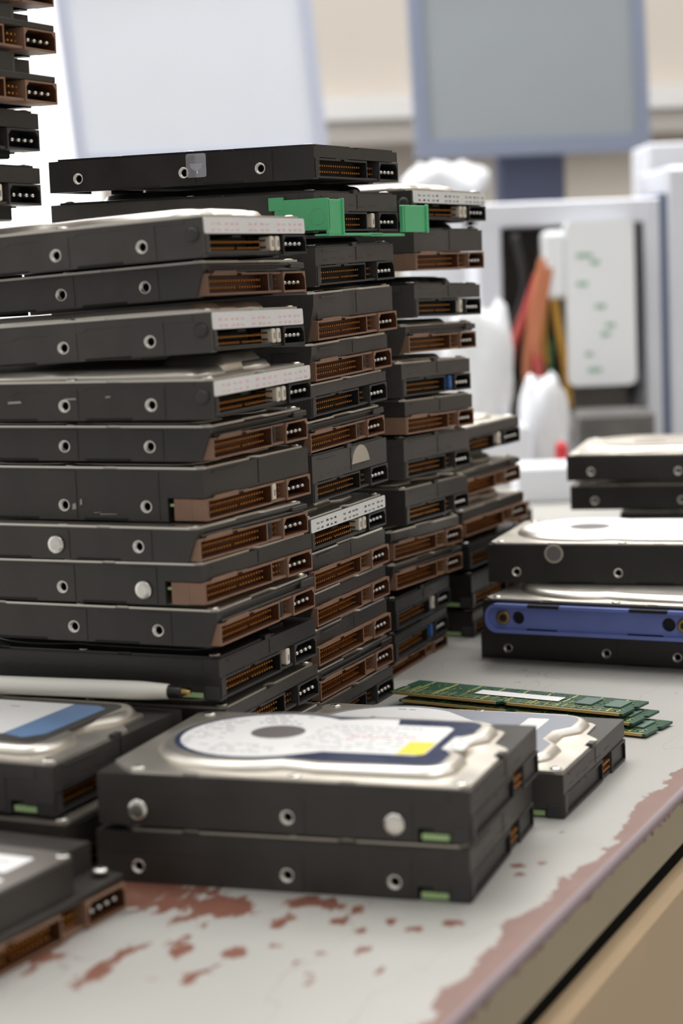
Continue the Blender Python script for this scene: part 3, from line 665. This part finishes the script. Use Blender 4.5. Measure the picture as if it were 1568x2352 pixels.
# monitors
MBZ = mat('blue_grey_monitor_plastic', (132, 140, 160), .45); MSL = mat('silver_monitor_plastic', (182, 187, 204), .4)
SCR1 = mat('screen_bright_reflection', (212, 216, 224), .3, 0, .5, .03, 4); SCR2 = mat('screen_grey_reflection', (152, 158, 163), .3, 0, .5, .03, 4)  # room reflections on the switched-off screens, painted as pale base colours
def monitor(X, Y, zb, w, h, yaw, lean, bez, scr, bw, label, neck=True):
    rot = Matrix.Rotation(math.radians(yaw), 4, 'Z')
    o = empty('computer_monitor', (X, Y, 0), label, 'monitor', rot=rot)
    sh = math.tan(math.radians(lean))
    q = MB()
    def P(x, z, y): return (x-(z-zb)*sh, y, z)
    o_ = [(-w/2, zb), (w/2, zb), (w/2, zb+h), (-w/2, zb+h)]; i_ = [(-w/2+bw, zb+bw*1.3), (w/2-bw, zb+bw*1.3), (w/2-bw, zb+h-bw), (-w/2+bw, zb+h-bw)]
    q.plate([(x-(z-zb)*sh, z) for x, z in o_], [[(x-(z-zb)*sh, z) for x, z in i_]], 'xz', -20, 45, bez); q.build('bezel', o)
    q = MB(); q.plate([(x-(z-zb)*sh, z) for x, z in i_], [], 'xz', -12, 30, scr); q.build('screen', o)
    q = MB(); q.box(-52, 52, 20, 60, 30, zb+60, NECK, 6); q.build('neck', o)
    q = MB(); q.box(-120, 120, -70, 110, 0, 30, NECK, 8); q.build('stand_base', o)
    return o
NECK = mat('dark_blue_grey_plastic', (84, 90, 116), .4)
monitor(-186, 3000, 388, 378, 300, 0, 4.2, MSL, SCR1, 17, 'bright washed-out monitor behind the middle stack')
monitor(308, 3000, 386, 350, 290, 3, 1.5, MBZ, SCR2, 19, 'grey monitor on a dark neck at the upper right')
# opened computer case
CASE = mat('white_zinc_steel', (222, 224, 232), .4, .2, .5, .03, 10); CASED = mat('dark_case_interior', (112, 106, 98), .6, 0, .4, .3, 12)
STRIPE = mat('slate_blue_plastic', (88, 100, 128), .45)
pc = empty('computer_case', (290, 2300, 0), 'opened silver computer case with loose orange and red cables', 'computer case')
q = MB()
for ki, (x0, x1, z0_, z1_) in enumerate(((-122, -94, 0, 296), (-122, 100, 268, 296), (-122, 122, 0, 14), (70, 90, 0, 296))): q.box(x0, x1, -10-ki*.7, 190+ki*.7, z0_, z1_, CASE, 2)
q.box(88, 96, -14, 190, 0, 300, STRIPE, 1); q.box(96, 200, -16, 190, 0, 330, CASE, 4); q.build('case_frame', pc)
q = MB(); q.box(-94, 70, 170, 186, 14, 268, CASED); q.box(-94, 60, 60, 170, 14, 90, CASED, 3); q.box(-20, 60, 40, 170, 90, 110, CASED, 3); q.build('case_interior', pc)
q = MB(); q.plate(rrect(-24, 54, 84, 272, 9, 5), [], 'xz', -40, 36, CASE if 0 else mat('white_unit_casing', (236, 238, 240), .4)); q.box(-50, -22, -36, -10, 185, 262, MATS['white_unit_casing'], 5)
GRI = mat('pale_green_print', (150, 186, 160), .6)
for x, z, w_ in ((-12, 230, 18), (-12, 198, 12), (8, 172, 12), (14, 140, 10), (-4, 118, 8), (-2, 100, 16), (4, 222, 10), (20, 150, 10)): q.box(x, x+w_, -40.6, -39.9, z, z+5, GRI)
q.build('power_supply', pc)
def cable(name, pts, rad, mt, parent, label=None):
    pts = [Vector(p) for p in pts]; cr_ = []
    n = len(pts)
    for i in range(n-1):
        p0 = pts[max(i-1, 0)]; p1 = pts[i]; p2 = pts[i+1]; p3 = pts[min(i+2, n-1)]
        for k in range(6):
            t = k/6; cr_.append(.5*((2*p1)+(-p0+p2)*t+(2*p0-5*p1+4*p2-p3)*t*t+(-p0+3*p1-3*p2+p3)*t**3))
    cr_.append(pts[-1]); rings = []
    for i, p in enumerate(cr_):
        d_ = (cr_[min(i+1, len(cr_)-1)]-cr_[max(i-1, 0)]).normalized(); u = d_.orthogonal().normalized() if abs(d_.z) < .99 else Vector((1, 0, 0)); u = d_.cross(Vector((0, 1, 0))).normalized(); w_ = d_.cross(u)
        rings.append([tuple(p+(u*math.cos(2*math.pi*j/8)+w_*math.sin(2*math.pi*j/8))*rad) for j in range(8)])
    q = MB(); q.loft(rings, mt, True, True); o = q.build(name, parent)
    if label: o['label'] = label
    return o
OR = mat('orange_cable', (190, 118, 84), .5); RD = mat('red_cable', (178, 72, 66), .5); YL = mat('yellow_cable', (196, 150, 60), .5); BK = mat('black_cable', (40, 38, 38), .5); GN = mat('green_cable', (70, 120, 80), .5)
for nm, pp, rad, mt in (('orange', [(-48, -30, 230), (-58, -34, 190), (-66, -36, 150), (-70, -30, 100), (-60, -20, 60)], 6, OR), ('orange', [(-42, -32, 220), (-54, -36, 170), (-60, -40, 130), (-52, -30, 90)], 6, OR), ('red', [(-54, -28, 215), (-76, -34, 160), (-88, -38, 130), (-92, -30, 100)], 5, RD),
                        ('yellow', [(-38, -24, 200), (-34, -26, 160), (-26, -24, 110), (-22, -20, 60)], 5, YL), ('red', [(-60, -44, 120), (-56, -44, 90), (-44, -40, 70)], 6, RD), ('yellow', [(-44, -24, 200), (-50, -26, 150), (-48, -22, 110)], 4, YL),
                        ('green', [(-36, -10, 140), (-42, -14, 110), (-36, -10, 80)], 4, GN), ('black', [(60, -20, 84), (40, -30, 40), (20, -30, 16)], 4, BK), ('black', [(-80, -20, 260), (-70, -20, 200), (-88, -22, 150)], 5, BK)):
    cable('cable', pp, rad, mt, pc, nm+' cable')
# loose things on the bench behind
def bag(X, Y, Z, rx, ry, rz, label, name='plastic_bag', cat='plastic bag', group=None, mt=None, seed=1):
    r = random.Random(seed); q = MB(); nu, nv = 22, 12; rings = []
    ph = [r.uniform(0, 6.28) for _ in range(6)]
    for j in range(1, nv):
        th = math.pi*j/nv; ring = []
        for i in range(nu):
            a_ = 2*math.pi*i/nu; k = 1+.10*math.sin(3*a_+ph[0]+2*th)+.07*math.sin(5*a_+ph[1]-3*th)+.05*math.sin(9*a_+ph[2]+4*th)
            st = math.sin(th)**.55; ring.append((X+rx*k*st*math.cos(a_), Y+ry*k*st*math.sin(a_), max(Z+rz+rz*k*math.cos(th), Z)))
        rings.append(ring)
    q.loft(rings, mt or POLY, True, True); o = q.build(name); return tag(o, label, cat, group)
POLY = mat('white_polythene', (232, 234, 238), .25, 0, .6, .04, 30)
GB = 'white plastic bags on the bench behind'
bx('cardboard_box', mat('white_card', (226, 228, 234), .6), 96, 196, 2560, 2680, 0, 300, 'tall white box behind the top of the right-hand stack', 'box', c=3)
bag(150, 2620, 300, 56, 50, 30, 'crumpled white bag on the tall white box, left of the monitor neck', group=GB, seed=2)
bag(150, 2050, 60, 36, 30, 62, 'crumpled white bag beside the black drives of the right-hand stack', group=GB, seed=3)
bx('cardboard_box', MATS['white_card'], 118, 196, 2020, 2100, 0, 60, 'low white box under a crumpled bag behind the short rear stack', 'box', c=2)
bag(222, 2120, 0, 26, 24, 52, 'upright white bag in front of the opened computer case', group=GB, seed=5)
bag(430, 2360, 331, 60, 60, 16, 'flat white bag on top of the computer case at the right edge', group=GB, seed=6, ) if 0 else None
bx('cardboard_box', MATS['white_card'], 410, 520, 2560, 2700, 0, 372, 'tall white box at the right edge behind the computer case', 'box', c=3)
bx('paper_box', MATS['white_card'], 168, 232, 1860, 1930, 0, 34, 'small white box between the short rear stack and the far right pile', 'box', c=2)
rb = bx('red_cap', mat('glossy_red_plastic', (214, 44, 56), .35), 222, 234, 2010, 2024, 0, 44, 'small red plastic piece standing left of the far right pile', 'plastic piece', c=4)
bx('power_adapter', mat('dark_grey_plastic', (96, 94, 92), .6, 0, .4, .25, 30), 262, 345, 2140, 2220, 0, 62, 'dark grey adapter in front of the open case', 'adapter', c=5)
# ------------------------------------------------------------------ light
w = bpy.data.worlds.new('World'); bpy.context.scene.world = w; w.use_nodes = True; nt = w.node_tree
bg = nt.nodes['Background']
tcw = nt.nodes.new('ShaderNodeTexCoord'); sw = nt.nodes.new('ShaderNodeSeparateXYZ'); nt.links.new(tcw.outputs['Generated'], sw.inputs[0])
ml = nt.nodes.new('ShaderNodeMapRange'); ml.inputs['From Min'].default_value = -.5; ml.inputs['From Max'].default_value = .8; ml.inputs['To Min'].default_value = .44; ml.inputs['To Max'].default_value = 1.7
nt.links.new(sw.outputs['Y'], ml.inputs['Value']); nt.links.new(ml.outputs[0], bg.inputs[1]); bg.inputs[0].default_value = (1.0, .985, .96, 1)
def area(name, loc, target, sx, sy, power, col=(1, 1, 1)):
    l = bpy.data.lights.new(name, 'AREA'); l.shape = 'RECTANGLE'; l.size = sx; l.size_y = sy; l.energy = power; l.color = col
    o = bpy.data.objects.new(name, l); C.objects.link(o); o.location = loc
    o.rotation_euler = (Vector(target)-Vector(loc)).to_track_quat('-Z', 'Y').to_euler(); return o
area('overhead_light', (-.3, 2.0, 2.2), (0, 1.6, 0), 2.6, 1.4, 52, (1, .99, .97))
area('overhead_light', (.8, .3, 2.2), (.2, .9, 0), 1.6, .8, 10, (1, .98, .95))
area('overhead_light', (.3, 2.75, 2.1), (.3, 2.7, 0), 1.8, .7, 24, (1, .99, .98))  # extra lamp added only to brighten the background
area('window_light', (-1.2, 3.45, 1.0), (0, 1., 0), 1.5, 1.4, 40, (.97, .98, 1))
# ------------------------------------------------------------------ camera
F = 4531.; PI_ = math.radians(7.035); RO = math.radians(-2.265)
cp, sp = math.cos(PI_), math.sin(PI_); cr, sr = math.cos(RO), math.sin(RO)
fwd = Vector((0, cp, -sp)); up = Vector((0, sp, cp)); rt = Vector((1, 0, 0)); Rv = cr*rt+sr*up; Uv = -sr*rt+cr*up
cd = bpy.data.cameras.new('camera'); cam = bpy.data.objects.new('camera', cd); C.objects.link(cam)
cam.matrix_world = Matrix(((Rv.x, Uv.x, -fwd.x, 0), (Rv.y, Uv.y, -fwd.y, 0), (Rv.z, Uv.z, -fwd.z, .2288), (0, 0, 0, 1)))
cd.sensor_fit = 'VERTICAL'; cd.sensor_height = 36; cd.lens = F/2352*36; cd.clip_start = .02; cd.clip_end = 50
cd.dof.use_dof = True; cd.dof.focus_distance = .962; cd.dof.aperture_fstop = cd.lens/8.8; cd.dof.aperture_blades = 9
bpy.context.scene.camera = cam
vs = bpy.context.scene.view_settings; vs.view_transform = 'Standard'; vs.look = 'None'; vs.gamma = 1; vs.exposure = 0; vs.use_curve_mapping = False
